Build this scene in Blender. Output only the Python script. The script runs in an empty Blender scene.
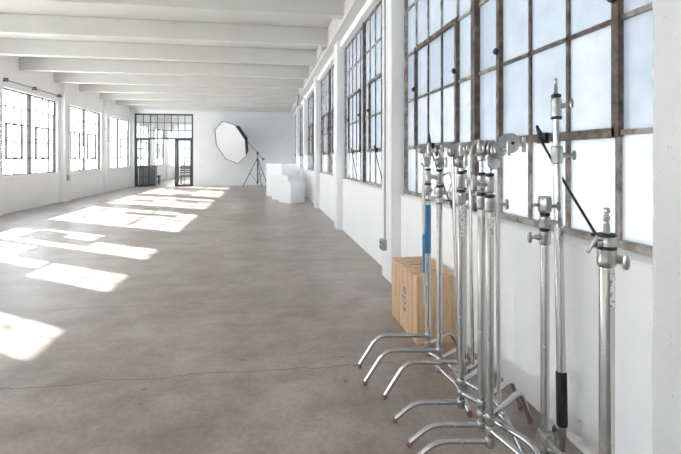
import bpy, bmesh, math, random
from mathutils import Vector, Matrix
random.seed(7)
C = bpy.context.scene.collection
PI = math.pi
H = 1.3; F = 460.0; TH = math.atan(75.5/460.0)
CT, ST = math.cos(TH), math.sin(TH)

def cam(xr, d, z=0.0):
    """place a point given sideways offset and depth as seen from the camera position"""
    return Vector((xr*CT + d*ST, d*CT - xr*ST, z))
def floor_pt(px, py):
    d = F*H/(py-158.0)
    return cam((px-340.5)/F*d, d, 0)

# ------------------------------------------------------------------ mesh builder
class MB:
    def __init__(s): s.v = []; s.f = []; s.m = []
    def add(s, vs, fs, mi=0):
        o = len(s.v); s.v += [tuple(x) for x in vs]
        for f in fs: s.f.append([i+o for i in f]); s.m.append(mi)
        return s
    def box(s, x0, x1, y0, y1, z0, z1, mi=0, M=None):
        vs = [Vector((x, y, z)) for z in (z0, z1) for y in (y0, y1) for x in (x0, x1)]
        if M is not None: vs = [M @ v for v in vs]
        return s.add(vs, [(0,2,3,1),(4,5,7,6),(0,1,5,4),(2,6,7,3),(0,4,6,2),(1,3,7,5)], mi)
    def tube(s, pts, r, seg=12, mi=0, cap=True):
        pts = [Vector(p) for p in pts]; n = len(pts)
        rs = r if isinstance(r, (list, tuple)) else [r]*n
        t0 = (pts[1]-pts[0]).normalized()
        u = t0.orthogonal().normalized(); vs = []
        for i in range(n):
            if i == 0: t = t0
            elif i == n-1: t = (pts[-1]-pts[-2]).normalized()
            else: t = ((pts[i]-pts[i-1]).normalized() + (pts[i+1]-pts[i]).normalized()).normalized()
            u = (u - t*u.dot(t)).normalized(); w = t.cross(u)
            for k in range(seg):
                a = 2*PI*k/seg
                vs.append(pts[i] + (u*math.cos(a) + w*math.sin(a))*rs[i])
        fs = []
        for i in range(n-1):
            for k in range(seg):
                k2 = (k+1) % seg
                fs.append((i*seg+k, i*seg+k2, (i+1)*seg+k2, (i+1)*seg+k))
        if cap:
            fs.append(tuple(range(seg-1, -1, -1))); fs.append(tuple((n-1)*seg+k for k in range(seg)))
        return s.add(vs, fs, mi)
    def lathe(s, prof, origin=(0,0,0), axis=(0,0,1), seg=16, mi=0):
        """prof: list of (radius, height) along axis"""
        ax = Vector(axis).normalized(); u = ax.orthogonal().normalized(); w = ax.cross(u); o = Vector(origin)
        vs = []; n = len(prof)
        for r, h in prof:
            for k in range(seg):
                a = 2*PI*k/seg + PI/seg
                vs.append(o + ax*h + (u*math.cos(a)+w*math.sin(a))*max(r, 1e-5))
        fs = []
        for i in range(n-1):
            for k in range(seg):
                k2 = (k+1) % seg
                fs.append((i*seg+k, i*seg+k2, (i+1)*seg+k2, (i+1)*seg+k))
        fs.append(tuple(range(seg-1, -1, -1))); fs.append(tuple((n-1)*seg+k for k in range(seg)))
        return s.add(vs, fs, mi)
    def build(s, name, mats, parent=None, smooth=True, bevel=0, loc=None):
        me = bpy.data.meshes.new(name)
        me.from_pydata(s.v, [], s.f)
        if not isinstance(mats, (list, tuple)): mats = [mats]
        for m in mats: me.materials.append(m)
        me.polygons.foreach_set('material_index', s.m)
        bm = bmesh.new(); bm.from_mesh(me); bmesh.ops.recalc_face_normals(bm, faces=bm.faces); bm.to_mesh(me); bm.free()
        if smooth:
            me.polygons.foreach_set('use_smooth', [True]*len(me.polygons))
            me.set_sharp_from_angle(angle=math.radians(35))
        o = bpy.data.objects.new(name, me); C.objects.link(o)
        if parent is not None: o.parent = parent
        if loc is not None: o.location = loc
        if bevel:
            b = o.modifiers.new('edge', 'BEVEL'); b.width = bevel; b.segments = 2; b.limit_method = 'ANGLE'
        return o

def empty(name, loc=(0,0,0), rz=0.0):
    o = bpy.data.objects.new(name, None); C.objects.link(o)
    o.location = loc; o.rotation_euler = (0, 0, rz); o.empty_display_size = .1
    return o
def tag(o, label=None, cat=None, group=None, kind=None):
    if label: o['label'] = label
    if cat: o['category'] = cat
    if group: o['group'] = group
    if kind: o['kind'] = kind
    return o
def struct(o): o['kind'] = 'structure'; return o

# ------------------------------------------------------------------ materials
def mat(name, col, rough=.5, metal=0.0, spec=.5):
    m = bpy.data.materials.new(name); m.use_nodes = True
    b = m.node_tree.nodes['Principled BSDF']
    b.inputs['Base Color'].default_value = (*col, 1); b.inputs['Roughness'].default_value = rough
    b.inputs['Metallic'].default_value = metal; b.inputs['Specular IOR Level'].default_value = spec
    return m
class NT:
    def __init__(s, m): s.t = m.node_tree; s.n = s.t.nodes; s.b = s.n.get('Principled BSDF')
    def new(s, ty, **kw):
        n = s.n.new(ty)
        for k, v in kw.items(): setattr(n, k, v)
        return n
    def link(s, a, b): s.t.links.new(a, b)
    def coord(s, out='Object'): return s.new('ShaderNodeTexCoord').outputs[out]
    def noise(s, vec, scale, detail=4, rough=.6, dist=0):
        n = s.new('ShaderNodeTexNoise'); n.inputs['Scale'].default_value = scale
        n.inputs['Detail'].default_value = detail; n.inputs['Roughness'].default_value = rough
        n.inputs['Distortion'].default_value = dist
        s.link(vec, n.inputs['Vector']); return n.outputs['Fac']
    def ramp(s, fac, stops):
        r = s.new('ShaderNodeValToRGB'); e = r.color_ramp.elements
        while len(e) < len(stops): e.new(.5)
        for el, (p, c) in zip(e, stops):
            el.position = p; el.color = (*c, 1) if len(c) == 3 else c
        s.link(fac, r.inputs['Fac']); return r.outputs['Color']
    def math(s, op, a, b=None, c=None):
        n = s.new('ShaderNodeMath', operation=op)
        for i, x in enumerate((a, b, c)):
            if x is None: continue
            if isinstance(x, (int, float)): n.inputs[i].default_value = x
            else: s.link(x, n.inputs[i])
        return n.outputs[0]
    def mix(s, fac, a, b, blend='MIX'):
        n = s.new('ShaderNodeMix', data_type='RGBA', blend_type=blend)
        for sock, x in ((n.inputs['Factor'], fac), (n.inputs[6], a), (n.inputs[7], b)):
            if isinstance(x, (int, float)): sock.default_value = x
            elif isinstance(x, tuple): sock.default_value = (*x, 1) if len(x) == 3 else x
            else: s.link(x, sock)
        return n.outputs[2]
    def bump(s, h, strength=.3, dist=.01):
        n = s.new('ShaderNodeBump'); n.inputs['Strength'].default_value = strength; n.inputs['Distance'].default_value = dist
        s.link(h, n.inputs['Height']); s.link(n.outputs['Normal'], s.b.inputs['Normal'])
    def base(s, c): s.link(c, s.b.inputs['Base Color'])

def painted(name, col, var=.04, bump=.25, scale=3.0, rough=.55, pits=False, brick=False):
    m = mat(name, col, rough, spec=.35); t = NT(m); co = t.coord()
    f = t.noise(co, scale, 5)
    lo = tuple(max(0, c-var) for c in col); hi = tuple(min(1, c+var*.6) for c in col)
    c = t.ramp(f, [(.3, lo), (.7, hi)])
    h = t.noise(co, 22, 4)
    if pits:
        v = t.new('ShaderNodeTexVoronoi'); v.inputs['Scale'].default_value = 8
        w = t.new('ShaderNodeVectorMath', operation='ADD'); nn = t.new('ShaderNodeTexNoise'); nn.inputs['Scale'].default_value = 14
        t.link(co, nn.inputs['Vector'])
        t.link(co, w.inputs[0]); t.link(nn.outputs['Color'], w.inputs[1]); t.link(w.outputs[0], v.inputs['Vector'])
        p = t.math('LESS_THAN', v.outputs['Distance'], .10)
        gate = t.math('GREATER_THAN', t.noise(co, 4.5, 1), .5)
        p = t.math('MULTIPLY', p, gate)
        c = t.mix(p, c, (.30, .29, .28))
        h = t.math('SUBTRACT', h, p)
    if brick:
        mp = t.new('ShaderNodeMapping'); mp.inputs['Rotation'].default_value = (0, 0, 0)
        sx = t.new('ShaderNodeSeparateXYZ'); cb = t.new('ShaderNodeCombineXYZ')
        t.link(co, sx.inputs[0]); t.link(sx.outputs[1], cb.inputs[0]); t.link(sx.outputs[2], cb.inputs[1])
        bk = t.new('ShaderNodeTexBrick'); bk.inputs['Scale'].default_value = 1
        bk.inputs['Brick Width'].default_value = .40; bk.inputs['Row Height'].default_value = .135
        bk.inputs['Mortar Size'].default_value = .006; bk.inputs['Mortar Smooth'].default_value = .6
        t.link(cb.outputs[0], bk.inputs['Vector'])
        h = t.math('SUBTRACT', t.math('MULTIPLY', h, .5), t.math('MULTIPLY', bk.outputs['Fac'], .9))
    t.base(c); t.bump(h, bump, .012)
    return m

WALL = painted('white_painted_wall', (.86, .865, .87), .03, .2, 1.3)
WALLB = painted('white_painted_block', (.90, .905, .91), .02, .10, 1.3, brick=True)
PILLAR = painted('white_painted_concrete', (.70, .705, .705), .05, .6, 2.2, pits=True)
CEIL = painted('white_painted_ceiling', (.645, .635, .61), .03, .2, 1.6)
STEEL = mat('dark_bronze_paint', (.055, .04, .035), .5)
t = NT(STEEL); co = t.coord(); f = t.noise(co, 14, 5)
t.base(t.ramp(f, [(.35, (.045, .03, .025)), (.55, (.12, .085, .065)), (.72, (.24, .20, .17))])); t.bump(t.noise(co, 60, 3), .4, .003)
STEELG = mat('weathered_grey_brown_steel', (.3, .27, .24), .6)
t = NT(STEELG); co = t.coord(); f = t.noise(co, 11, 5)
t.base(t.ramp(f, [(.35, (.13, .10, .08)), (.5, (.30, .26, .23)), (.65, (.44, .41, .38))])); t.bump(t.noise(co, 60, 3), .4, .003)
STEELL = mat('thin_dark_steel', (.06, .052, .048), .6)
DARKFRAME = mat('dark_grey_partition_steel', (.055, .06, .062), .45)
BLACK = mat('black_plastic', (.015, .015, .016), .45)
BLACKM = mat('black_metal', (.02, .02, .022), .35, .3)
CHROME = mat('chrome_steel', (.56, .56, .565), .16, 1.0)
t = NT(CHROME); co = t.coord(); t.link(t.ramp(t.noise(co, 30, 4), [(.35, (.12,)*3), (.7, (.28,)*3)]), t.b.inputs['Roughness'])
CAST = mat('cast_aluminium', (.44, .44, .435), .3, 1.0)
t = NT(CAST); co = t.coord(); t.bump(t.noise(co, 120, 3), .25, .002)
REDTIP = mat('worn_red_paint', (.27, .13, .10), .6)
BLUE = mat('blue_tape', (.05, .21, .43), .5)
GRIP = mat('black_foam_grip', (.012, .012, .014), .75)
LABELM = mat('silver_label', (.78, .79, .8), .45)
t = NT(LABELM); co = t.coord(); f = t.noise(co, 95, 2); t.base(t.ramp(f, [(.54, (.80, .81, .82)), (.60, (.25, .27, .32))]))
WHITEBOX = mat('white_laminate', (.86, .875, .885), .35)
FABRICW = mat('white_diffusion_fabric', (.66, .665, .66), .8)
FABRICB = mat('black_softbox_fabric', (.012, .012, .013), .75)
GALV = mat('galvanised_box', (.42, .44, .45), .4, .7)
CONDUIT = mat('painted_conduit', (.50, .51, .51), .4)
INK = mat('blue_stencil_ink', (.10, .17, .26), .7)
DARKCAB = mat('dark_grey_cabinet', (.16, .17, .18), .5)
BROWN = mat('brown_wood', (.16, .09, .06), .5)

WOOD = mat('birch_plywood', (.66, .47, .31), .5, spec=.3)
t = NT(WOOD); co = t.coord('Object'); oi = t.new('ShaderNodeObjectInfo')
ad = t.new('ShaderNodeVectorMath', operation='ADD'); mp = t.new('ShaderNodeMapping'); mp.inputs['Scale'].default_value = (14, 14, 1.6)
t.link(oi.outputs['Random'], ad.inputs[1]); t.link(co, ad.inputs[0]); t.link(ad.outputs[0], mp.inputs['Vector'])
g = t.noise(mp.outputs[0], 2.2, 6, .65, .6)
c = t.ramp(g, [(.3, (.50, .33, .20)), (.55, (.72, .52, .35)), (.75, (.80, .61, .44))])
t.base(t.mix(t.math('MULTIPLY', oi.outputs['Random'], .55), c, (.52, .32, .18))); t.bump(g, .15, .003)

# concrete floor
FLOOR = mat('worn_concrete_floor', (.36, .33, .31), .42, spec=.7)
t = NT(FLOOR); co = t.coord()
n1 = t.noise(co, .55, 6, .62, .4); n2 = t.noise(co, 3.2, 6, .65, .3); n3 = t.noise(co, 38, 3)
c = t.ramp(n1, [(.30, (.275, .226, .194)), (.5, (.343, .296, .264)), (.70, (.43, .392, .360))])
c2 = t.ramp(n2, [(.32, (.66, .64, .62)), (.62, (1.2, 1.2, 1.2))])
c = t.mix(.8, c, c2, 'MULTIPLY')
c = t.mix(.6, c, t.ramp(n3, [(.3, (.75,)*3), (.7, (1.15,)*3)]), 'MULTIPLY')
mp = t.new('ShaderNodeMapping'); mp.inputs['Scale'].default_value = (.35, 2.6, 1); t.link(co, mp.inputs['Vector'])
c = t.mix(.6, c, t.ramp(t.noise(mp.outputs[0], 1.4, 5, .6, .5), [(.34, (.80, .79, .78)), (.62, (1.06, 1.06, 1.06))]), 'MULTIPLY')
sx = t.new('ShaderNodeSeparateXYZ'); t.link(co, sx.inputs[0]); X, Y = sx.outputs[0], sx.outputs[1]
def crack(pa, pb, amp, width, seed, dark):
    global c
    a = floor_pt(*pa); b = floor_pt(*pb); k = (b.y-a.y)/(b.x-a.x)
    off = t.new('ShaderNodeVectorMath', operation='ADD'); off.inputs[1].default_value = (seed, 0, 0)
    cb = t.new('ShaderNodeCombineXYZ'); t.link(X, cb.inputs[0]); t.link(cb.outputs[0], off.inputs[0])
    nz = t.math('SUBTRACT', t.noise(off.outputs[0], 1.3, 8, .62), .5)
    line = t.math('ADD', t.math('MULTIPLY_ADD', X, k, a.y - k*a.x), t.math('MULTIPLY', nz, amp))
    dd = t.math('ABSOLUTE', t.math('SUBTRACT', Y, line))
    w = t.math('MULTIPLY', t.noise(co, 5, 2), width*2)
    m_ = t.math('LESS_THAN', dd, w)
    m_ = t.math('MULTIPLY', m_, t.math('LESS_THAN', X, max(a.x, b.x)))
    m_ = t.math('MULTIPLY', m_, t.math('GREATER_THAN', X, min(a.x, b.x)))
    c = t.mix(t.math('MULTIPLY', m_, dark), c, (.10, .085, .075))
crack((-60, 392), (395, 362), .34, .0045, 3.1, .9)
crack((-20, 313), (262, 301), .5, .006, 11.7, .65)
crack((300, 255), (130, 262), .4, .006, 23.3, .4)
def spot(px, py, rx, ry):
    global c
    p = floor_pt(px, py)
    dx = t.math('DIVIDE', t.math('SUBTRACT', X, p.x), rx); dy = t.math('DIVIDE', t.math('SUBTRACT', Y, p.y), ry)
    r = t.math('ADD', t.math('MULTIPLY', dx, dx), t.math('MULTIPLY', dy, dy))
    r = t.math('ADD', r, t.math('MULTIPLY', t.math('SUBTRACT', n3, .5), 3.0))
    c = t.mix(t.math('MULTIPLY', t.math('LESS_THAN', r, .8), .7), c, (.11, .09, .08))
for s_ in ((192, 244, .12, .04), (242, 360, .02, .016), (144, 389, .022, .014), (141, 404, .02, .012), (346, 381, .02, .02), (341, 357, .025, .012), (224, 240, .05, .02)):
    spot(*s_)
# saw-cut joint parallel to the right wall
m_ = t.math('LESS_THAN', t.math('ABSOLUTE', t.math('SUBTRACT', X, .93)), .006)
m_ = t.math('MULTIPLY', m_, t.math('GREATER_THAN', Y, 7.2))
c = t.mix(t.math('MULTIPLY', m_, .55), c, (.12, .105, .095))
t.base(c); t.bump(n3, .05, .002)
t.link(t.ramp(n2, [(.2, (.30,)*3), (.8, (.40,)*3)]), t.b.inputs['Roughness'])

def glass_clear(name):
    m = bpy.data.materials.new(name); m.use_nodes = True; T = m.node_tree; T.nodes.clear()
    o = T.nodes.new('ShaderNodeOutputMaterial'); tr = T.nodes.new('ShaderNodeBsdfTransparent'); gl = T.nodes.new('ShaderNodeBsdfGlossy')
    tr.inputs[0].default_value = (.94, .96, .97, 1); gl.inputs['Roughness'].default_value = .05
    mx = T.nodes.new('ShaderNodeMixShader'); mx.inputs[0].default_value = .06
    T.links.new(tr.outputs[0], mx.inputs[1]); T.links.new(gl.outputs[0], mx.inputs[2]); T.links.new(mx.outputs[0], o.inputs[0])
    return m
def glass_frost(name, col, through, tex):
    m = bpy.data.materials.new(name); m.use_nodes = True; T = m.node_tree; T.nodes.clear()
    o = T.nodes.new('ShaderNodeOutputMaterial'); tr = T.nodes.new('ShaderNodeBsdfTransparent'); tl = T.nodes.new('ShaderNodeBsdfTranslucent')
    gl = T.nodes.new('ShaderNodeBsdfGlossy'); gl.inputs['Roughness'].default_value = .25
    tc = T.nodes.new('ShaderNodeTexCoord'); nz = T.nodes.new('ShaderNodeTexNoise'); nz.inputs['Scale'].default_value = tex; nz.inputs['Detail'].default_value = 4
    rp = T.nodes.new('ShaderNodeValToRGB'); e = rp.color_ramp.elements
    e[0].position = .3; e[0].color = (*[c*.86 for c in col], 1); e[1].position = .7; e[1].color = (*[min(1, c*1.06) for c in col], 1)
    T.links.new(tc.outputs['Object'], nz.inputs['Vector']); T.links.new(nz.outputs['Fac'], rp.inputs[0]); T.links.new(rp.outputs[0], tl.inputs[0])
    bp = T.nodes.new('ShaderNodeBump'); bp.inputs['Strength'].default_value = .5; bp.inputs['Distance'].default_value = .004
    T.links.new(nz.outputs['Fac'], bp.inputs['Height']); T.links.new(bp.outputs[0], gl.inputs['Normal'])
    m1 = T.nodes.new('ShaderNodeMixShader'); m1.inputs[0].default_value = through
    T.links.new(tl.outputs[0], m1.inputs[1]); T.links.new(tr.outputs[0], m1.inputs[2])
    m2 = T.nodes.new('ShaderNodeMixShader'); m2.inputs[0].default_value = .05
    T.links.new(m1.outputs[0], m2.inputs[1]); T.links.new(gl.outputs[0], m2.inputs[2]); T.links.new(m2.outputs[0], o.inputs[0])
    return m
GCLEAR = glass_clear('clear_pane')
GHAZE = glass_frost('dusty_pane', (.185, .183, .176), .03, 2.2)
GFROST = glass_frost('frosted_pane', (.130, .135, .141), .01, 6)
GPALE = glass_frost('pale_frosted_pane', (.158, .158, .159), .01, 6)
GHAMM = glass_frost('hammered_pane', (.114, .121, .130), .01, 75)
GPART = glass_clear('partition_pane')

# ------------------------------------------------------------------ room
XW = 1.385; XP = 1.28; XG = 1.45          # right wall, pillar face, glass plane
XL = -5.97; XLP = -5.84; XLG = -6.06
YB = 22.1; YE = 31.5; YR = -4.6
ZB, ZC = 3.47, 3.80

struct(MB().box(XL-.35, XW+.35, YR-.2, YE+.2, -.2, 0).build('floor', FLOOR, smooth=False))
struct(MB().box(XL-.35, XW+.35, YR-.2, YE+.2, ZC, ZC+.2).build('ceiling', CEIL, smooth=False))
k = -9
y = 12.55 + 1.85*k
while y < YE:
    if y > YR + .2 and abs(y-YB) > .3:
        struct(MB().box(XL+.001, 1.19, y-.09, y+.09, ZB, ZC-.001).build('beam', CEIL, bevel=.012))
    y += 1.85
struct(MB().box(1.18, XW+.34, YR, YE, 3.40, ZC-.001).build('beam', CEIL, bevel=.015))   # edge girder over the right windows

# right wall with openings
RP = [1.363 + 3.6*i for i in range(-1, 9)]     # far edges of the right pillars
PW = .372
SR, TR = .92, 3.28
w = MB()
w.box(XW, XW+.33, YR, YE, 0, SR)
w.box(1.34, XW+.33, YR, YE, TR, 3.40)
prev = YR
bays_r = []
for e in RP:
    near = e - PW
    if near > prev + .5: bays_r.append((prev, near))
    w.box(XW+.02, XW+.33, near, e, SR, TR)
    prev = e
w.box(XW+.02, XW+.33, prev, YE, SR, TR) if prev < YE else None
struct(w.build('wall_right', WALLB, smooth=False))
for e in RP:
    if abs(e-1.363) < .01:          # nearest pillar: chipped vertical edge
        m_ = MB(); n = 110; vs = []; rr = random.Random(4); w1 = w2 = 0
        for k in range(n+1):
            z = 3.41*k/n
            w1 = .6*w1 + rr.uniform(-.004, .004); w2 = .6*w2 + rr.uniform(-.004, .004)
            vs += [(XW+.03, e-PW, z), (XP, e-PW, z), (XP, e-.014+w1, z), (XP+.010+abs(w2)*.6, e-.002+w1*.7, z), (XP+.022, e, z), (XW+.03, e, z)]
        m_.add(vs, [(6*k+i, 6*k+(i+1) % 6, 6*k+6+(i+1) % 6, 6*k+6+i) for k in range(n) for i in range(6)] + [tuple(range(5, -1, -1)), tuple(6*n+i for i in range(6))])
        struct(m_.build('pillar', PILLAR))
    elif e < YE: struct(MB().box(XP, XW+.03, e-PW, e, 0, 3.41).build('pillar', WALL, bevel=.012))
# sloping painted sills
for i, (a, b) in enumerate(bays_r):
    if b > YE: continue
    m_ = MB()
    m_.add([(XW-.012, a, SR-.02), (XW-.012, b, SR-.02), (XG+.03, b, SR-.02), (XG+.03, a, SR-.02),
            (XW-.012, a, SR-.004), (XW-.012, b, SR-.004), (XG+.03, b, SR+.03), (XG+.03, a, SR+.03)],
           [(0,3,2,1), (4,5,6,7), (0,1,5,4), (1,2,6,5), (2,3,7,6), (3,0,4,7)])
    struct(m_.build('trim_%d' % (i+1), WALL, smooth=False))

# left wall with openings
LP = [14.95 + 3.65*i for i in range(-6, 5)]
SL, TL = .88, 2.95
w = MB()
w.box(XL-.33, XL, YR, YE, 0, SL)
w.box(XL-.33, XL, YR, YE, TL, ZC)
prev = YR; bays_l = []
for e in LP:
    a, b = e-.38, e+.38
    if a > prev+.5: bays_l.append((max(prev, a-2.89), a))
    w.box(XL-.33, XL, a, min(b, YE), SL, TL)
    prev = b
w.box(XL-.33, XL, YR, bays_l[0][0], SL, TL)
struct(w.build('wall_left', WALL, smooth=False))
for e in LP:
    struct(MB().box(XL-.02, XLP, e-.2, e+.2, 0, ZC-.002).build('pillar', WALL, bevel=.012))

# end walls
PX0, PX1, PT = -5.85, -3.28, 3.33       # partition opening
struct(MB().box(XL-.3, PX0, YB, YB+.16, 0, ZC).box(PX0, PX1, YB, YB+.16, PT, ZC).box(PX1, XW+.3, YB, YB+.16, 0, ZC).build('wall_back', WALL, smooth=False))
struct(MB().box(XL-.3, XW+.3, YE, YE+.2, 0, ZC).build('wall_end', WALL, smooth=False))
struct(MB().box(XL-.3, XW+.3, YR-.2, YR, 0, ZC).build('wall_rear', WALL, smooth=False))

# ------------------------------------------------------------------ windows
WN = [0]
def window(xg, y0, y1, z0, z1, side, ncol, nrow, pick, bar_m, heavy_m, stays=False, b=.024, ft=.036, mw=.062):
    """side = +1 when the room lies toward -x (right wall), -1 when it lies toward +x"""
    WN[0] += 1
    fr = MB()
    def vbar(M, y, za, zb, wd, d0=-.02, d1=.02): M.box(xg+d0, xg+d1, y-wd/2, y+wd/2, za, zb)
    def hbar(M, z, ya, yb, wd, d0=-.02, d1=.02): M.box(xg+d0, xg+d1, ya, yb, z-wd/2, z+wd/2)
    ym = (y0+y1)/2; rh = (z1-z0)/nrow
    vbar(fr, y0+.018, z0, z1, .036, -.03, .03); vbar(fr, y1-.018, z0, z1, .036, -.03, .03)
    hbar(fr, z0+.015, y0, y1, .03, -.03, .03); hbar(fr, z1-.015, y0, y1, .03, -.03, .03)
    vents = []
    for h in (0, 1):
        a, bb = (y0, ym) if h == 0 else (ym, y1)
        cw = (bb-a)/ncol
        va, vb = a+cw, bb-cw
        vents.append((va, vb, cw))
        for i in range(1, ncol):
            y = a+i*cw
            inside = va-.001 <= y <= vb+.001
            if inside:
                vbar(fr, y, z0, z0+rh, b, -.014, .014); vbar(fr, y, z0+3*rh, z1, b, -.014, .014)
            else: vbar(fr, y, z0, z1, b, -.014, .014)
        for j in range(1, nrow):
            z = z0+j*rh
            if j in (1, 2, 3):
                hbar(fr, z, a, va, b*.9, -.013, .013); hbar(fr, z, vb, bb, b*.9, -.013, .013)
            else: hbar(fr, z, a, bb, b*.9, -.013, .013)
    o = struct(fr.build('window_%d' % WN[0], bar_m, smooth=False))
    mu = MB(); vbar(mu, ym, z0, z1, mw, -.04, .035)
    mu.build('mullion', heavy_m, o, smooth=False)
    for va, vb, cw in vents:
        v = MB(); za, zb = z0+rh, z0+3*rh
        vbar(v, va, za-ft/2, zb+ft/2, ft, -.028, .028); vbar(v, vb, za-ft/2, zb+ft/2, ft, -.028, .028)
        hbar(v, za, va, vb, max(.042, ft), -.028, .028); hbar(v, zb, va, vb, .036, -.028, .028)
        for i in range(1, int(round((vb-va)/cw))): vbar(v, va+i*cw, za, zb, b*.85, -.012, .012)
        hbar(v, z0+2*rh, va, vb, b*.8, -.012, .012)
        vo = v.build('vent_sash', heavy_m, o, smooth=False)
        for yy in (va, vb):
            MB().lathe([(.018, 0), (.021, .006), (.018, .022), (.008, .028)], (xg-side*.028, yy, za+rh*1.18), (-side, 0, 0), 10).build('pivot', BLACK, vo)
        yc = (va+vb)/2
        lt = MB().box(xg-.012-side*.035, xg+.012-side*.035, yc-.035, yc+.035, za-.03, za+.025)
        lt.tube([(xg-side*.045, yc, za+.01), (xg-side*.06, yc+.004, za+.04), (xg-side*.062, yc+.012, za+.062)], [.014, .011, .007], 8)
        lt.build('latch', BLACK, vo)
        if stays:
            s_ = MB().tube([(xg-side*.055, yc, za), (xg-side*.045, yc-.20, (za+z0)/2), (xg-side*.036, yc-.39, z0+.03)], .0065, 8)
            s_.tube([(xg-side*.03, yc-.39, z0+.035), (xg-side*.06, yc-.39, z0+.035)], .008, 8)
            s_.build('stay', BLACK, vo)
    # glazing: one mesh, a thin slab per pane
    g = MB(); mats = [GCLEAR, GHAZE, GFROST, GHAMM, GMILK, GPALE]
    for h in (0, 1):
        a, bb = (y0, ym) if h == 0 else (ym, y1); cw = (bb-a)/ncol
        for i in range(ncol):
            for j in range(nrow):
                ya, yb_, za, zb = a+i*cw, a+(i+1)*cw, z0+j*rh, z0+(j+1)*rh
                g.add([(xg, ya, za), (xg, yb_, za), (xg, yb_, zb), (xg, ya, zb)], [(0, 1, 2, 3)], pick(h, i, j))
    g.build('glazing', mats, o, smooth=False)
    return o
def pick_r(h, i, j):
    r = random.random()
    if j == 0: return 1 if PICK_B < 5 or r > .4 else 0
    if j == 1: return 5 if h == 1 or r < .2 else 2
    return 3 if r < .16 else 2
GMILK = glass_frost('milky_sun_mask_pane', (.50, .52, .55), .02, 6)  # milkiness added to some left panes to break up the sun on the floor
def pick_l(h, i, j):
    r = random.random()
    if PICK_Y > 11.5: return 4 if r < .12 else 0
    if j >= 3 or (PICK_Y < 9 and j == 2): return (4 if i == 1 else 0) if (h == 1 and PICK_Y < 9) else (4 if i >= 2 else 0)  # milky columns chosen to cut gaps into the floor sun patches
    return 4 if r < .22 else (1 if r < .30 else 0)
for (a, b) in bays_r:
    if b > YE or b < -3: continue
    PICK_B = b
    window(XG, a+.005, b-.005, .935, TR+.005, 1, 5, 5, pick_r, STEELG, STEEL, stays=(0 < b < 9))
for (a, b) in bays_l:
    if b > YE or b-a < 2: continue
    PICK_Y = b
    window(XLG, a, b, SL, TL, -1, 4, 5, pick_l, STEELL, STEELL, b=.02, ft=.024, mw=.075)

# ------------------------------------------------------------------ glazed steel partition in the back wall
pt = tag(empty('glazed_partition', ((PX0+PX1)/2, YB, 0)), 'dark grey steel glazed partition with open doorway in the back wall', 'partition')
ox, oy = (PX0+PX1)/2, YB
def pbx(M, x0, x1, z0, z1, y0=.04, y1=.10): M.box(x0-ox, x1-ox, y0, y1, z0, z1)
ZT = 2.16
f = MB(); pbx(f, PX0, PX0+.07, 0, PT, .02, .12); pbx(f, PX1-.07, PX1, 0, PT, .02, .12); pbx(f, PX0, PX1, PT-.07, PT, .02, .12); pbx(f, PX0, PX1, ZT, ZT+.07, .02, .12)
f.build('frame', DARKFRAME, pt, smooth=False)
f = MB()
for i in range(1, 8):
    x = PX0+.07 + (PX1-PX0-.14)*i/8; pbx(f, x-.014, x+.014, ZT+.07, PT-.07, .05, .09)
for j in (1, 2):
    z = ZT+.07 + (PT-ZT-.14)*j/3; pbx(f, PX0+.07, PX1-.07, z-.013, z+.013, .05, .09)
tr_ = f.build('transom', DARKFRAME, pt, smooth=False)
f = MB(); pbx(f, PX0+.06, PX1-.06, ZT+.06, PT-.06, .068, .072); f.build('pane', GPART, tr_, smooth=False)
def leaf(M, x0, x1, n=2):
    for xx in (x0, x1-.06): pbx(M, xx, xx+.06, 0, ZT)
    pbx(M, x0, x1, 0, .07); pbx(M, x0, x1, ZT-.06, ZT)
    for i in range(1, n): x = x0 + (x1-x0)*i/n; pbx(M, x-.012, x+.012, .05, ZT-.05, .05, .09)
    for j in range(1, 5): z = ZT*j/5; pbx(M, x0, x1, z-.012, z+.012, .05, .09)
for x0, x1 in ((PX0+.07, -5.19), (-4.03, PX1-.07)):
    f = MB(); leaf(f, x0, x1); l_ = f.build('side_light', DARKFRAME, pt, smooth=False)
    f = MB(); pbx(f, x0+.03, x1-.03, .03, ZT-.03, .068, .072); f.build('pane', GPART, l_, smooth=False)
# the right leaf stands open into the far room, edge on
f = MB()
xa = -4.12
def dbx(M, y0, y1, z0, z1, w_=.05): M.box(xa-ox, xa+w_-ox, y0, y1, z0, z1)
dbx(f, .13, .19, .01, ZT); dbx(f, .82, .88, .01, ZT); dbx(f, .13, .88, .01, .09); dbx(f, .13, .88, ZT-.07, ZT)
for j in range(1, 5): dbx(f, .13, .88, ZT*j/5-.012, ZT*j/5+.012, .04)
dbx(f, .495, .515, .05, ZT-.03, .04)
dl = f.build('door_leaf', DARKFRAME, pt, smooth=False)
MB().box(xa+.02-ox, xa+.026-ox, .16, .85, .05, ZT-.03).build('pane', GPART, dl, smooth=False)
MB().tube([(xa-.02-ox, .79, 1.0), (xa-.06-ox, .79, 1.0), (xa-.06-ox, .68, 1.0)], .011, 8).build('handle', BLACKM, dl)

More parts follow.
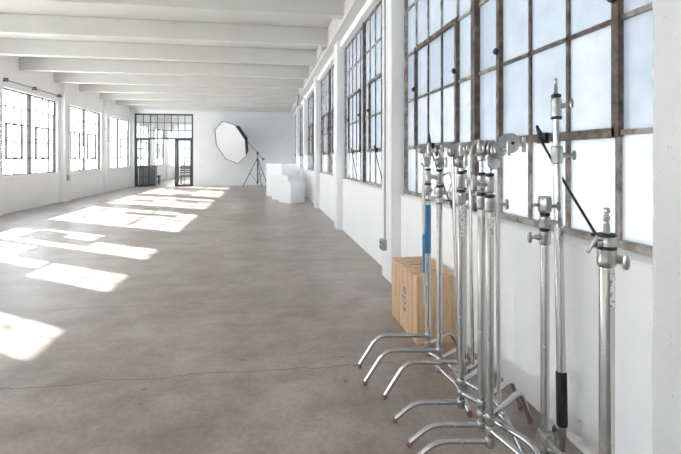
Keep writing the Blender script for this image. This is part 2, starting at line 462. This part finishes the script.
# things in the far room
cb = tag(empty('cabinet', (-5.42, 22.78, 0)), 'dark grey low cabinet behind the left glazed side of the partition', 'cabinet')
MB().box(-.36, .36, -.2, .2, .06, .93).build('body', DARKCAB, cb, bevel=.01)
for s_ in (-1, 1):
    d_ = MB().box(s_*.178-.172, s_*.178+.172, -.222, -.201, .09, .90).build('door', DARKCAB, cb, bevel=.004)
    MB().tube([(s_*.05, -.235, .45), (s_*.05, -.235, .6)], .007, 8).build('handle', BLACKM, d_)
MB().box(-.38, .38, -.24, .22, .93, .955).build('top', DARKCAB, cb, bevel=.004)
MB().box(-.33, .33, -.17, .17, 0, .06).build('plinth', BLACK, cb, smooth=False)
sp = cam((155.5-340.5)/F*22.4, 22.4)
st = tag(empty('stool', (sp.x, sp.y, 0)), 'small black square stool in the doorway of the partition', 'stool')
MB().box(-.21, .21, -.17, .17, .38, .45).build('seat', BLACK, st, bevel=.01)
for a in (-1, 1):
    for b in (-1, 1): MB().box(a*.165-.02, a*.165+.02, b*.145-.02, b*.145+.02, 0, .40).build('leg', BLACK, st, smooth=False)
for b in (-1, 1): MB().box(-.16, .16, b*.145-.01, b*.145+.01, .14, .17).build('stretcher', BLACK, st, smooth=False)
sp = cam((186-340.5)/F*23.2, 23.2)
ch = tag(empty('slatted_chair', (sp.x, sp.y, 0), .25), 'brown wooden slatted chair seen through the right glazed side of the partition', 'chair')
m_ = MB()
for i in range(5): m_.box(-.24, .24, -.22+i*.092, -.145+i*.092, .43, .455)
m_.build('seat', BROWN, ch, smooth=False)
m_ = MB()
for i in range(4): m_.box(-.22, .22, .225, .245, .52+i*.105, .59+i*.105)
m_.build('backrest', BROWN, ch, smooth=False)
for a in (-1, 1):
    MB().box(a*.23-.02, a*.23+.02, -.215, -.175, 0, .43).build('leg', BROWN, ch, smooth=False)
    MB().box(a*.23-.02, a*.23+.02, .215, .255, 0, .93).build('leg', BROWN, ch, smooth=False)
MB().box(-.22, .22, -.205, -.185, .38, .42).box(-.235, -.215, -.18, .22, .2, .23).box(.215, .235, -.18, .22, .2, .23).build('rail', BROWN, ch, smooth=False)

# ------------------------------------------------------------------ white display blocks by the right wall
def block(name, near, left, depth, height, label):
    n = cam(*near); l = cam(*left); u = (l-n); L = u.length; u.normalize()
    v = Vector((-u.y, u.x, 0))
    if v.y < 0: v = -v
    ang = math.atan2(u.y, u.x)
    o = MB()
    sgn = 1 if Vector((-u.y, u.x, 0)).dot(v) > 0 else -1
    o.box(0, L, min(0, sgn*depth), max(0, sgn*depth), 0, height)
    ob = o.build(name, WHITEBOX, bevel=.008, loc=(n.x, n.y, 0)); ob.rotation_euler = (0, 0, ang)
    tag(ob, label, 'block', 'white blocks by the right wall')
block('display_block', (-1.415, 13.1), (-1.825, 13.50), .53, .61, 'lowest white block, standing in front of the other two')
block('display_block', (-1.60, 14.02), (-2.17, 14.52), .66, .755, 'middle height white block between the lowest and the tallest')
block('display_block', (-1.94, 15.2), (-2.53, 15.68), .86, 1.11, 'tallest white block, standing behind the other two')

# ------------------------------------------------------------------ octagonal softbox on a boom stand
D0 = 20.4
def vcam(r, up, f): return Vector((r*CT + f*ST, -r*ST + f*CT, up))
D1 = 20.85
stc = cam((257.5-340.5)/F*D1, D1)
sb = tag(empty('softbox_stand', (stc.x, stc.y, 0)), 'black tripod boom stand carrying the octagonal softbox by the back wall', 'light stand')
pvt = Vector((0, 0, 1.54))
MB().tube([(0, 0, .10), (0, 0, 1.02)], .022, 12).tube([(0, 0, 1.02), (0, 0, 1.5)], .016, 12).build('column', BLACKM, sb)
MB().lathe([(.03, 0), (.045, .01), (.045, .07), (.03, .08)], (0, 0, 1.20), (0, 0, 1), 12).build('collar', BLACK, sb)
MB().lathe([(.02, 0), (.034, .01), (.034, .05), (.02, .06)], (0, 0, .16), (0, 0, 1), 12).build('lower_collar', BLACK, sb)
for ang in (math.radians(205), math.radians(325), math.radians(85)):
    d_ = vcam(math.cos(ang), 0, math.sin(ang)); R = .66
    lg = MB().tube([d_*.035+Vector((0, 0, 1.23)), d_*R+Vector((0, 0, .03))], .014, 8).build('leg', BLACKM, sb)
    MB().tube([d_*.03+Vector((0, 0, .19)), d_*R*.5+Vector((0, 0, .62))], .008, 8).build('brace', BLACKM, lg)
    MB().lathe([(.024, 0), (.024, .05)], d_*R+Vector((0, 0, 0)), (0, 0, 1), 10).build('foot', BLACK, lg)
# softbox frame: octagon spanned by u, w (view axes right / up / away)
S = 1/103.0
_ra = math.atan2(-110.2, F); _c, _s = math.cos(_ra), math.sin(_ra)
def vray(r, up, f): return vcam(r*_c + f*_s, up, -r*_s + f*_c)       # axes along the sight line to the softbox
uu = vray(-34*S, 96*S, -15.2*S).normalized(); ww = vray(-64*S, -10*S, 80*S)
ww = (ww - uu*ww.dot(uu)).normalized()
nrm = uu.cross(ww).normalized()
if nrm.dot(vray(-.71, -.348, -.61)) < 0: nrm = -nrm     # faces left, down and toward the room
oc = cam((230.3-340.5)/F*D0, D0, 1.3+(158-142.6)/F*D0)
R8 = 1.0
V8 = [oc + (uu*math.cos(i*PI/4) + ww*math.sin(i*PI/4))*R8 for i in range(8)]
back = oc - nrm*.56
bx_ = tag(empty('softbox', (oc.x, oc.y, 0)), 'large octagonal softbox with white front and black back', 'softbox')
off = Vector((oc.x, oc.y, 0))
def rel(v): return v - off
m_ = MB(); ring = [back + (uu*math.cos(i*PI/4)+ww*math.sin(i*PI/4))*.11 for i in range(8)]
mid = [oc - nrm*.34 + (uu*math.cos(i*PI/4)+ww*math.sin(i*PI/4))*.80 for i in range(8)]
vs = [rel(v) for v in V8+mid+ring]
m_.add(vs, [(i, (i+1) % 8, 8+(i+1) % 8, 8+i) for i in range(8)] + [(8+i, 8+(i+1) % 8, 16+(i+1) % 8, 16+i) for i in range(8)] + [tuple(range(16, 24))])
m_.build('shell', FABRICB, bx_, smooth=False)
m_ = MB(); m_.add([rel(v - nrm*.012) for v in V8] + [rel(oc - nrm*.02)], [(i, (i+1) % 8, 8) for i in range(8)])
fd = m_.build('front_diffuser', FABRICW, bx_, smooth=False)
m_ = MB()
for i in range(8): m_.tube([rel(V8[i]), rel(V8[(i+1) % 8])], .014, 6)
m_.build('rim', BLACK, bx_)
m_ = MB().lathe([(.13, 0), (.13, .05), (.08, .06), (.075, .22), (.06, .24)], rel(back + nrm*.01), -nrm, 12)
m_.build('strobe_head', BLACK, bx_)
# boom arm
hb = back - nrm*.262
tip = hb - Vector((stc.x, stc.y, 0))
dirb = (tip - pvt).normalized()
MB().tube([tip, pvt - dirb*.42], .017, 10).build('boom_arm', GALV, sb)
MB().lathe([(.045, -.03), (.045, .03)], pvt, vcam(.3, 0, -1).normalized(), 12).box(-.03, .03, -.03, .03, 1.46, 1.54).build('boom_clamp', BLACK, sb)
MB().lathe([(.035, 0), (.035, .10)], pvt - dirb*.46, dirb, 10).build('end_grip', BLACK, sb)

# ------------------------------------------------------------------ light stands
def bend_path(p0, d, reach, bend, z, zf, rad=.055):
    """horizontal leg from p0 going d, then turning down to the foot"""
    a = p0 + Vector((0, 0, z)); b = a + d*bend; f_ = p0 + d*reach + Vector((0, 0, zf))
    t1 = (b-a).normalized(); t2 = (f_-b).normalized()
    pts = [a]
    s_, e_ = b - t1*rad, b + t2*rad
    for k in range(7):
        q = k/6; pts.append(s_*(1-q)**2 + b*2*q*(1-q) + e_*q*q)
    pts.append(f_)
    return pts
def knob(M, o, d, L=.045, up=Vector((0, 0, 1)), w_=.022):
    """T-handle: stalk along d and a bar across"""
    d = d.normalized(); M.tube([o, o+d*L], .007, 8)
    e = o + d*L
    M.tube([e-up*w_, e-up*w_*.4, e+up*w_*.4, e+up*w_], [.006, .010, .010, .006], 8)
def leg_part(root, p, ang, reach, bend, z, r=.0125, tip=REDTIP):
    d = vcam(math.cos(math.radians(ang)), 0, math.sin(math.radians(ang)))
    pts = bend_path(p + d*.016, d, reach-.016, bend-.016, z, .018)
    o = MB().tube(pts, r, 12).build('leg', CHROME, root)
    e = pts[-1]; b = (pts[-1]-pts[-2]).normalized()
    MB().tube([e - b*.006, e+b*.004], [r+.0015, r+.0015], 10).lathe([(r*.9, -.018), (r+.001, -.008)], e, (0, 0, 1), 10).build('foot_tip', tip, o)
def base_hub(root, zs, zbot, r=.0175):
    m_ = MB()
    for z in zs: m_.lathe([(r+.0008, -.016), (r+.0028, -.013), (r+.0028, .013), (r+.0008, .016)], (0, 0, z), (0, 0, 1), 14)
    m_.build('leg_hub', CAST, root)
def collar(root, z0, z1, r, kang, name='collar', mat_=CAST, L=.045):
    m_ = MB().lathe([(r, 0), (r+.004, .004), (r+.006, .012), (r+.004, (z1-z0)*.5), (r+.007, (z1-z0)*.6), (r+.005, z1-z0-.006), (r-.001, z1-z0)], (0, 0, z0), (0, 0, 1), 16)
    d = vcam(math.cos(math.radians(kang)), 0, math.sin(math.radians(kang)))
    m_.tube([d*r*.5+Vector((0, 0, (z0+z1)/2)), d*(r+.022)+Vector((0, 0, (z0+z1)/2))], .011, 8)
    o = m_.build(name, mat_, root)
    m_ = MB(); knob(m_, d*(r+.016)+Vector((0, 0, (z0+z1)/2)), d, L)
    m_.build('knob', CAST, o)
    MB().lathe([(r+.002, 0), (r+.0045, .003), (r+.0045, .010), (r+.002, .013)], (0, 0, z1-.002), (0, 0, 1), 16).build('ring', BLACK, o)
    return o
def grip_head(root, c, ax, kdir=1, r=.036, up=Vector((0, 0, 1))):
    """two toothed plates on a bolt with a T handle"""
    ax = ax.normalized(); m_ = MB()
    for s_ in (-1, 1):
        m_.lathe([(r*.72, 0), (r, .004), (r, .013), (r*.8, .017), (r*.45, .021)] if s_ > 0 else [(r*.72, 0), (r, .004), (r, .013), (r*.8, .017), (r*.45, .021)], c + ax*s_*.002, ax*s_, 16)
    o = m_.build('grip_head', CAST, root)
    m_ = MB(); knob(m_, c + ax*kdir*.02, ax*kdir, .042, up, .030); m_.build('knob', CAST, o)
    MB().lathe([(.007, 0), (.007, .006)], c - ax*kdir*.021, -ax*kdir, 8).build('bolt', BLACK, o)
    return o

def c_stand(px_top, xr, d, legs, label, zc=1.08, ring2=1.225, head=1.34, headang=0, knobs=(0, 180), rod=None, zbot=.075, label_z=None, tape=None, redring=False, hub_zs=(.10, .15, .20)):
    p = cam(xr, d)
    root = tag(empty('light_stand', (p.x, p.y, 0)), label, 'light stand', 'chrome light stands by the right windows')
    O = Vector((0, 0, 0))
    r = .0168
    o = MB().tube([(0, 0, zbot), (0, 0, zc)], r, 20).build('column', CHROME, root)
    if label_z:
        m_ = MB()
        n = 8; a0 = -PI/2 + .35
        vs = []
        for k in range(n+1):
            a = a0 - .9 + 1.8*k/n
            q = vcam(math.cos(a)*(r+.0006), 0, math.sin(a)*(r+.0006))
            vs += [q+Vector((0, 0, label_z[0])), q+Vector((0, 0, label_z[1]))]
        m_.add(vs, [(2*k, 2*k+2, 2*k+3, 2*k+1) for k in range(n)])
        l_ = m_.build('sticker', LABELM, o); l_['label'] = 'silver printed sticker'
    if tape:
        l_ = MB().tube([(0, 0, tape[0]), (0, 0, tape[1])], r+.0016, 16).build('tape', BLUE, o); l_['label'] = 'blue tape sleeve'
    if redring:
        l_ = MB().tube([(0, 0, zc-.045), (0, 0, zc-.035)], r+.001, 16).build('tape_band', REDTIP, o); l_['label'] = 'red tape band'
    base_hub(root, hub_zs, zbot)
    for (ang, kind) in legs:
        reach, bend, z = {'h': (.425, .31, .20), 'm': (.37, .265, .15), 'l': (.325, .225, .10)}[kind]
        leg_part(root, O, ang, reach, bend, z)
    MB().tube([(0, 0, zc), (0, 0, ring2-.02)], .0138, 16).tube([(0, 0, ring2-.03), (0, 0, head)], .0108, 16).build('riser', CHROME, root)
    collar(root, zc-.01, zc+.055, r, knobs[0]); collar(root, ring2-.075, ring2, .0145, knobs[1])
    ax = vcam(math.cos(math.radians(headang)), 0, math.sin(math.radians(headang)))
    MB().lathe([(.012, 0), (.019, .005), (.019, .035), (.012, .04)], (0, 0, head-.055), (0, 0, 1), 12).build('socket', CAST, root)
    grip_head(root, Vector((0, 0, head)) - ax*0 , ax)
    if rod:
        (dx, dd, ztop), (dx2, dd2, zlow), rr = rod[:3]
        a = vcam(dx, ztop, dd); b = vcam(dx2, zlow, dd2)
        ro = MB().tube([a, b], rr, 10).build('grip_arm', CHROME, root)
        if len(rod) > 3:
            q = (b-a).normalized(); 
            l_ = MB().tube([a+(b-a)*rod[3], a+(b-a)*rod[4]], rr+.0015, 10).build('tape', BLUE, ro); l_['label'] = 'blue tape on the arm'
        # second clamp joining the arm
        c2 = a + (b-a)*.025
        grip_head(root, c2 + vcam(.0, 0, -.02), vcam(.35, .1, -1), 1, .03)
    return root

s1 = c_stand(0, .542, 2.85, ((180, 'h'), (46, 'm'), (-62, 'l')), 'chrome light stand with blue tape on its column, at the corner of the wooden boxes',
             headang=10, rod=((-.036, -.02, 1.38), (-.026, -.02, .40), .0075, .56, .80), tape=(.71, 1.01), redring=True, knobs=(-70, 20))
s2 = c_stand(0, .565, 2.63, ((180, 'h'), (46, 'm'), (-75, 'l')), 'chrome light stand with a black-tipped lever hanging from its collar, second from the boxes',
             headang=150, redring=True, knobs=(-20, 200))
m_ = MB().tube([(.02, 0, 1.2), vcam(.05, 1.22, -.03), vcam(.062, 1.17, -.04), vcam(.045, 1.12, -.04), vcam(.058, 1.05, -.04)], .006, 8)
lv = m_.build('lever', CAST, s2)
MB().tube([vcam(.055, 1.065, -.04), vcam(.066, 1.015, -.04)], .009, 8).build('lever_tip', BLACK, lv)
s3 = c_stand(0, .664, 2.48, ((180, 'h'), (46, 'm'), (-62, 'l')), 'chrome light stand third from the boxes, its column half hidden behind the stickered one',
             headang=0, knobs=(-45, 30), zbot=.03, redring=True)
s4 = c_stand(0, .592, 2.26, ((180, 'l'), (46, 'h'), (-58, 'm')), 'chrome light stand with a slanting arm and long sticker below its collar, fourth from boxes',
             headang=-60, knobs=(0, 10), rod=((-.052, -.035, 1.36), (-.022, -.035, .33), .0085), label_z=(.92, 1.05))
s5 = c_stand(0, .634, 2.07, ((180, 'l'), (46, 'h'), (-58, 'm')), 'chrome light stand with a thin arm along its column, second nearest of the standing row',
             headang=80, knobs=(-20, 200), rod=((-.046, .03, 1.37), (-.03, .03, .36), .008))
s6 = c_stand(0, .633, 1.95, ((180, 'l'), (46, 'h'), (-69, 'm')), 'chrome light stand with a sideways arm and clamp pointing toward the window',
             headang=-50, knobs=(10, 190), rod=((.018, -.035, 1.36), (.027, -.035, .30), .0085), label_z=(.99, 1.05))
# curved casting and sideways arm on the nearest of the row
MB().tube([vcam(.0, 1.365, .0), vcam(.05, 1.365, .0), vcam(.145, 1.358, .0)], .009, 10).build('side_arm', CHROME, s6)
grip_head(s6, vcam(.075, 1.362, -.02), vcam(.25, 0, -1), -1, .042)
MB().box(-.006, .006, -.012, .012, -.034, .034, M=Matrix.Translation(vcam(.145, 1.358, 0)) @ Matrix.Rotation(-TH, 4, 'Z')).build('arm_handle', CAST, s6, bevel=.004)
# tilted oval plate hanging in front of the collar of s6
m_ = MB().lathe([(.028, 0), (.034, .004), (.034, .012), (.026, .016)], vcam(-.006, 1.285, -.045), vcam(.45, .1, -.9), 16)
m_.lathe([(.010, 0), (.010, .02)], vcam(-.006, 1.285, -.045), vcam(.45, .1, -.9), 8)
m_.build('clamp_plate', CAST, s6)
# arched bracket over s5 head
pts = []
for k in range(9):
    a = PI*k/8
    pts.append(vcam(-.03 - .035*math.cos(a) + .01, 1.315 + .06*math.sin(a), -.03))
MB().tube(pts, .010, 10).build('arched_bracket', CAST, s5)
# black handle on s1's head
MB().tube([vcam(.0, 1.375, 0), vcam(.006, 1.40, -.01), vcam(.004, 1.45, -.012)], [.018, .013, .006], 8).build('black_handle', BLACK, s1)
# small plates on s3/s4 heads
grip_head(s4, vcam(-.012, 1.285, -.04), vcam(.1, 0, -1), 1, .034)
grip_head(s3, vcam(-.035, 1.30, -.02), vcam(-.4, .2, -1), 1, .034)
grip_head(s2, vcam(.0, 1.275, -.03), vcam(.3, 0, -1), 1, .03)
grip_head(s1, vcam(-.02, 1.275, -.03), vcam(-.3, 0, -1), 1, .03)

# stand with the octagonal receiver (right of the row)
p = cam(.849, 1.91)
s7 = tag(empty('light_stand', (p.x, p.y, 0)), 'chrome light stand with a blocky socket head on top, beside the tall pole', 'light stand', 'chrome light stands by the right windows')
MB().tube([(0, 0, .06), (0, 0, .965)], .0172, 20).build('column', CHROME, s7)
base_hub(s7, (.10, .145), .06, .0172)
m_ = MB().lathe([(.02, 0), (.034, .006), (.036, .03), (.03, .05), (.02, .055)], (0, 0, .115), (0, 0, 1), 8); m_.build('base_casting', CAST, s7)
for ang, z in ((60, .10), (270, .145), (315, .10)):
    leg_part(s7, Vector((0, 0, 0)), ang, .33, .23, z)
collar(s7, .94, 1.0, .0172, 180, L=.03); collar(s7, 1.005, 1.062, .0165, 0, L=.03)
MB().tube([(0, 0, 1.0), (0, 0, 1.10)], .0135, 16).build('riser', CHROME, s7)
hd = MB().lathe([(.019, 0), (.026, .006), (.029, .014), (.029, .060), (.024, .070)], (0, 0, 1.072), (0, 0, 1), 8).build('socket_head', CAST, s7)
m_ = MB(); knob(m_, vcam(-.025, 1.105, 0), vcam(-1, 0, 0), .035, Vector((0, 0, 1)), .02); m_.build('knob', CAST, hd)
m_ = MB(); knob(m_, vcam(.025, 1.10, 0), vcam(1, 0, -.2), .03, Vector((0, 0, 1)), .018); m_.build('knob', CAST, hd)

# tall telescopic pole leaning on the window wall
pb_, ptp = Vector((1.29, 1.835, 0)), Vector((1.335, 1.95, 1.67))
s8 = tag(empty('telescopic_pole', pb_), 'tall chrome telescopic pole with a black foam grip near its foot, leaning on the window', 'pole')
ax = (ptp-pb_); LT = ax.length; ax.normalize()
def on(s_): return ax*s_
side = vcam(1, 0, 0); side = (side - ax*side.dot(ax)).normalized()
MB().tube([on(.30), on(1.32)], .0195, 20).build('tube', CHROME, s8)
MB().tube([on(1.30), on(1.585)], .0165, 18).build('inner_tube', CHROME, s8)
MB().lathe([(.0215, 0), (.0235, .006), (.0235, .226), (.0215, .232)], on(.12), ax, 16).build('foam_grip', GRIP, s8)
MB().lathe([(.006, 0), (.009, .004), (.009, .06), (.016, .07), (.016, .125)], on(.0), ax, 12).build('foot_spike', CAST, s8)
def s8col(z0, z1, r, kd, L):
    h = z1-z0
    o = MB().lathe([(r, 0), (r+.006, .005), (r+.008, h*.3), (r+.005, h*.5), (r+.008, h*.75), (r+.006, h-.005), (r, h)], on(z0), ax, 16)
    o.tube([on((z0+z1)/2)+kd*r*.6, on((z0+z1)/2)+kd*(r+.025)], .012, 8)
    o = o.build('collar', CAST, s8)
    m_ = MB(); knob(m_, on((z0+z1)/2)+kd*(r+.02), kd, L, ax, .022); m_.build('knob', CAST, o)
    return o
s8col(1.275, 1.36, .019, side, .04)
s8col(1.49, 1.585, .0165, (side+vcam(0, .3, -.3)).normalized(), .03)
MB().lathe([(.02, 0), (.0245, .003), (.0245, .012), (.02, .015)], on(1.482), ax, 16).build('ring', BLACK, s8)
MB().lathe([(.018, 0), (.0225, .003), (.0225, .012), (.018, .015)], on(1.585), ax, 16).build('ring', BLACK, s8)
MB().lathe([(.014, 0), (.009, .012), (.008, .045), (.006, .048), (.006, .056), (.008, .059), (.008, .072), (.005, .078)], on(1.598), ax, 12).build('spigot', CAST, s8)

# nearest stand, bottom right
p = cam(.735, 1.27)
s9 = tag(empty('light_stand', (p.x, p.y, 0)), 'short thick chrome light stand with a bare spigot on top, nearest to the rough pillar', 'light stand', 'chrome light stands by the right windows')
MB().tube([(0, 0, .06), (0, 0, 1.0)], .0195, 24).build('column', CHROME, s9)
base_hub(s9, (.10, .15, .20), .06, .0195)
for ang, z in ((40, .10), (160, .20), (280, .15)):
    leg_part(s9, Vector((0, 0, 0)), ang, .33, .23, z)
m_ = MB(); vs = []; n = 8
for k in range(n+1):
    a = -PI/2 - .1 + 1.3*k/n; q = vcam(math.cos(a)*.0202, 0, math.sin(a)*.0202)
    vs += [q+Vector((0, 0, .895)), q+Vector((0, 0, .985))]
m_.add(vs, [(2*k, 2*k+2, 2*k+3, 2*k+1) for k in range(n)]); l_ = m_.build('sticker', LABELM, s9); l_['label'] = 'silver printed sticker'
cc = MB().lathe([(.0205, 0), (.024, .006), (.0255, .02), (.023, .034), (.0255, .04), (.0245, .05)], (0, 0, 1.0), (0, 0, 1), 16)
cc.tube([(0, 0, 1.025), vcam(.03, 1.022, -.015)], .013, 8)
cc = cc.build('collar', CAST, s9)
m_ = MB(); knob(m_, vcam(.02, 1.02, -.012), vcam(.8, -.1, -.5), .022, Vector((0, 0, 1)), .02); m_.build('knob', CAST, cc)
MB().lathe([(.0225, 0), (.0255, .003), (.0255, .009), (.0225, .012)], (0, 0, 1.046), (0, 0, 1), 16).build('ring', BLACK, cc)
cc = MB().lathe([(.019, 0), (.023, .004), (.0235, .012), (.0235, .03), (.021, .034)], (0, 0, 1.05), (0, 0, 1), 16)
cc.tube([(0, 0, 1.066), vcam(-.04, 1.066, -.01)], .012, 8)
cc = cc.build('collar', CAST, s9)
m_ = MB()
m_.box(-.005, .005, -.013, .013, -.026, .026, M=Matrix.Translation(vcam(-.046, 1.064, -.012)) @ Matrix.Rotation(-TH-.6, 4, 'Z') @ Matrix.Rotation(.45, 4, 'Y'))
m_.build('knob', CAST, cc, bevel=.003)
MB().lathe([(.020, 0), (.0245, .003), (.0245, .008), (.021, .011)], (0, 0, 1.082), (0, 0, 1), 16).build('ring', BLACK, cc)
MB().lathe([(.015, 0), (.009, .008), (.0085, .028), (.0065, .031), (.0065, .038), (.0085, .041), (.0085, .052), (.0055, .055), (.0055, .059), (.0085, .063), (.0085, .070), (.005, .075)], (0, 0, 1.088), (0, 0, 1), 14).build('spigot', CAST, s9)

# ------------------------------------------------------------------ wooden apple boxes standing on end in a row
def wooden_box(y0, th, label, stencil=None):
    x0, x1, z1 = 1.04, 1.355, .475
    root = tag(empty('wooden_box', ((x0+x1)/2, y0+th/2, 0)), label, 'wooden box', 'wooden boxes standing on end in a row')
    W = (x1-x0)/2; T = th/2 - .0035; w_ = .014
    # shell with a slot cut through the top end board
    m_ = MB()
    m_.box(-W, W, -T, -T+w_, 0, z1); m_.box(-W, W, T-w_, T, 0, z1)
    m_.box(-W, -W+w_, -T+w_, T-w_, 0, z1); m_.box(W-w_, W, -T+w_, T-w_, 0, z1)
    m_.box(-W+w_, W-w_, -T+w_, T-w_, 0, w_)
    m_.build('shell', WOOD, root, smooth=False, bevel=.006)
    e = MB(); sl, sw = .085, .017
    ya, yb = -T+w_, T-w_
    e.box(-W+w_, -sl, ya, yb, z1-w_, z1-.002); e.box(sl, W-w_, ya, yb, z1-w_, z1-.002)
    e.box(-sl, sl, ya, -sw, z1-w_, z1-.002); e.box(-sl, sl, sw, yb, z1-w_, z1-.002)
    e.build('end_board', WOOD, root, smooth=False)
    if stencil:
        cu = bpy.data.curves.new('stencil', 'FONT'); cu.body = stencil; cu.size = .15; cu.extrude = .0004; cu.align_x = 'CENTER'; cu.align_y = 'CENTER'
        to = bpy.data.objects.new('stencil', cu); C.objects.link(to)
        dg = bpy.context.evaluated_depsgraph_get(); me = bpy.data.meshes.new_from_object(to.evaluated_get(dg))
        bpy.data.objects.remove(to)
        me.materials.clear(); me.materials.append(INK)
        so = bpy.data.objects.new('stencil', me); C.objects.link(so); so.parent = root
        # lies on the left face, reading downward
        so.matrix_local = Matrix.Translation((-W-.0006, 0, .27)) @ Matrix(((0, 0, -1, 0), (0, 1, 0, 0), (1, 0, 0, 0), (0, 0, 0, 1))) @ Matrix.Rotation(PI, 4, 'Z') if False else \
            Matrix.Translation((-W-.0006, 0, .235)) @ Matrix(((0, 0, -1, 0), (0, -1, 0, 0), (-1, 0, 0, 0), (0, 0, 0, 1)))
        so['label'] = 'faded blue stencilled letters'
    return root
ths = [.115, .10, .115, .10, .10, .12]
labs = ['wooden box nearest in the row, its broad plain face toward the light stands',
        'second wooden box from the stands in the row on end',
        'third wooden box from the stands, with faded blue stencil letters on its narrow side',
        'fourth wooden box from the stands in the row on end',
        'fifth wooden box from the stands, next to the last in the row',
        'last wooden box in the row, against the pillar with the outlet']
yy = 3.06
for th, lb in zip(ths, labs):
    wooden_box(yy, th, lb, 'eps' if 'stencil' in lb else None); yy += th

# ------------------------------------------------------------------ conduits and small fixtures
cd = tag(empty('conduit', (XP, 4.80, 0)), 'thin vertical conduit with a grey outlet box on the pillar behind the wooden boxes', 'conduit')
MB().tube([(-.011, 0, .42), (-.011, 0, 3.40)], .0105, 10).build('pipe', CONDUIT, cd)
ob_ = MB().box(-.055, -.0005, -.055, .055, .315, .43).build('outlet_box', GALV, cd, bevel=.004)
MB().box(-.058, -.055, -.05, .05, .32, .425).build('face_plate', GALV, ob_, smooth=False)
for z in (.348, .397): MB().box(-.0592, -.0578, -.035, .035, z-.013, z+.013).build('socket', BLACK, ob_, smooth=False)
for z in (.9, 1.45, 2.1, 2.7): MB().box(-.023, -.0005, -.02, .02, z-.008, z+.008).build('strap', CONDUIT, cd, smooth=False)
ob_ = tag(empty('outlet_box', (XLP, 14.95, 0)), 'small grey outlet box low on the left pillar between the far windows', 'outlet')
MB().box(.0005, .06, -.09, .03, .62, .80).build('box', CONDUIT, ob_, bevel=.005)
MB().box(.06, .064, -.08, .02, .63, .79).build('cover', CONDUIT, ob_, smooth=False)
MB().tube([(.02, -.03, .8), (.02, -.03, 2.9)], .01, 8).build('pipe', CONDUIT, ob_)
rl = tag(empty('wall_pipe', (XL, 9.0, 0)), 'dark thin pipe on clamps along the left wall above the first window', 'pipe')
MB().tube([(.075, -3.0, 3.10), (.075, 5.7, 3.10)], .014, 8).build('pipe', STEELG, rl)
for yv in (-2.5, -.8, .9, 2.75, 4.1, 5.55): MB().box(.0, .1, yv-.02, yv+.02, 3.07, 3.15).build('clamp', STEEL, rl, smooth=False)
jb = tag(empty('junction_box', (1.18, 9.0, 3.47)), 'small grey junction box under the edge beam at the ceiling above the right windows', 'junction box')
MB().box(-.09, -.0005, -.06, .06, -.03, .06).build('box', CONDUIT, jb, bevel=.005)
MB().tube([(-.03, .06, .02), (-.03, 6.8, .02)], .012, 8).build('pipe', CONDUIT, jb)
hk = tag(empty('hook', (1.18, 16.0, 3.2)), 'black hanging hook high on the edge beam near the far pillars', 'hook')
MB().tube([(-.02, 0, .32), (-.02, 0, .22), (-.06, -.02, .08), (-.05, -.03, -.04), (.0, -.03, -.10), (.04, -.03, -.02)], .014, 8).build('arm', BLACK, hk)
MB().box(-.02, -.0005, -.05, .05, .2, .36).build('plate', BLACK, hk, smooth=False)

# ------------------------------------------------------------------ outside
SNOW = painted('pale_ground_outside', (.78, .80, .82), .04, .1, .2)
struct(MB().box(-160, 160, -120, 200, -1.2, -1.0).build('ground', SNOW, smooth=False))

# ------------------------------------------------------------------ light
wd = bpy.data.worlds.new('sky'); bpy.context.scene.world = wd; wd.use_nodes = True
T = wd.node_tree; bg = T.nodes['Background']
tc = T.nodes.new('ShaderNodeTexCoord'); sx = T.nodes.new('ShaderNodeSeparateXYZ'); rp = T.nodes.new('ShaderNodeValToRGB')
T.links.new(tc.outputs['Generated'], sx.inputs[0]); T.links.new(sx.outputs[2], rp.inputs[0]); T.links.new(rp.outputs[0], bg.inputs[0])
e = rp.color_ramp.elements; e[0].position = 0; e[0].color = (.97, .985, 1, 1); e[1].position = .7; e[1].color = (.70, .85, 1, 1)
bg.inputs[1].default_value = 5.6
sun = bpy.data.lights.new('sun', 'SUN'); sun.energy = 34; sun.angle = math.radians(.7); sun.color = (1, .95, .87)
so = bpy.data.objects.new('sun', sun); C.objects.link(so)
sd = Vector((1, -.73, -1/1.62)).normalized(); so.rotation_euler = sd.to_track_quat('-Z', 'Y').to_euler()
so.location = (-10, 20, 12)

# ------------------------------------------------------------------ camera and render look
cm = bpy.data.cameras.new('camera'); co_ = bpy.data.objects.new('camera', cm); C.objects.link(co_)
cm.sensor_fit = 'HORIZONTAL'; cm.sensor_width = 36; cm.lens = 36*F/681
cm.shift_y = -(227-158)/681.0; cm.clip_start = .05; cm.clip_end = 500
co_.location = (0, 0, H); co_.rotation_euler = (PI/2, 0, -TH)
sc = bpy.context.scene; sc.camera = co_
sc.view_settings.view_transform = 'Standard'; sc.view_settings.look = 'None'; sc.view_settings.gamma = 1; sc.view_settings.exposure = .36
sc.view_settings.use_curve_mapping = False
sc.cycles.max_bounces = 14; sc.cycles.diffuse_bounces = 8; sc.cycles.glossy_bounces = 6; sc.cycles.transparent_max_bounces = 16
sc.cycles.use_denoising = True
sc.cycles.sample_clamp_indirect = 8
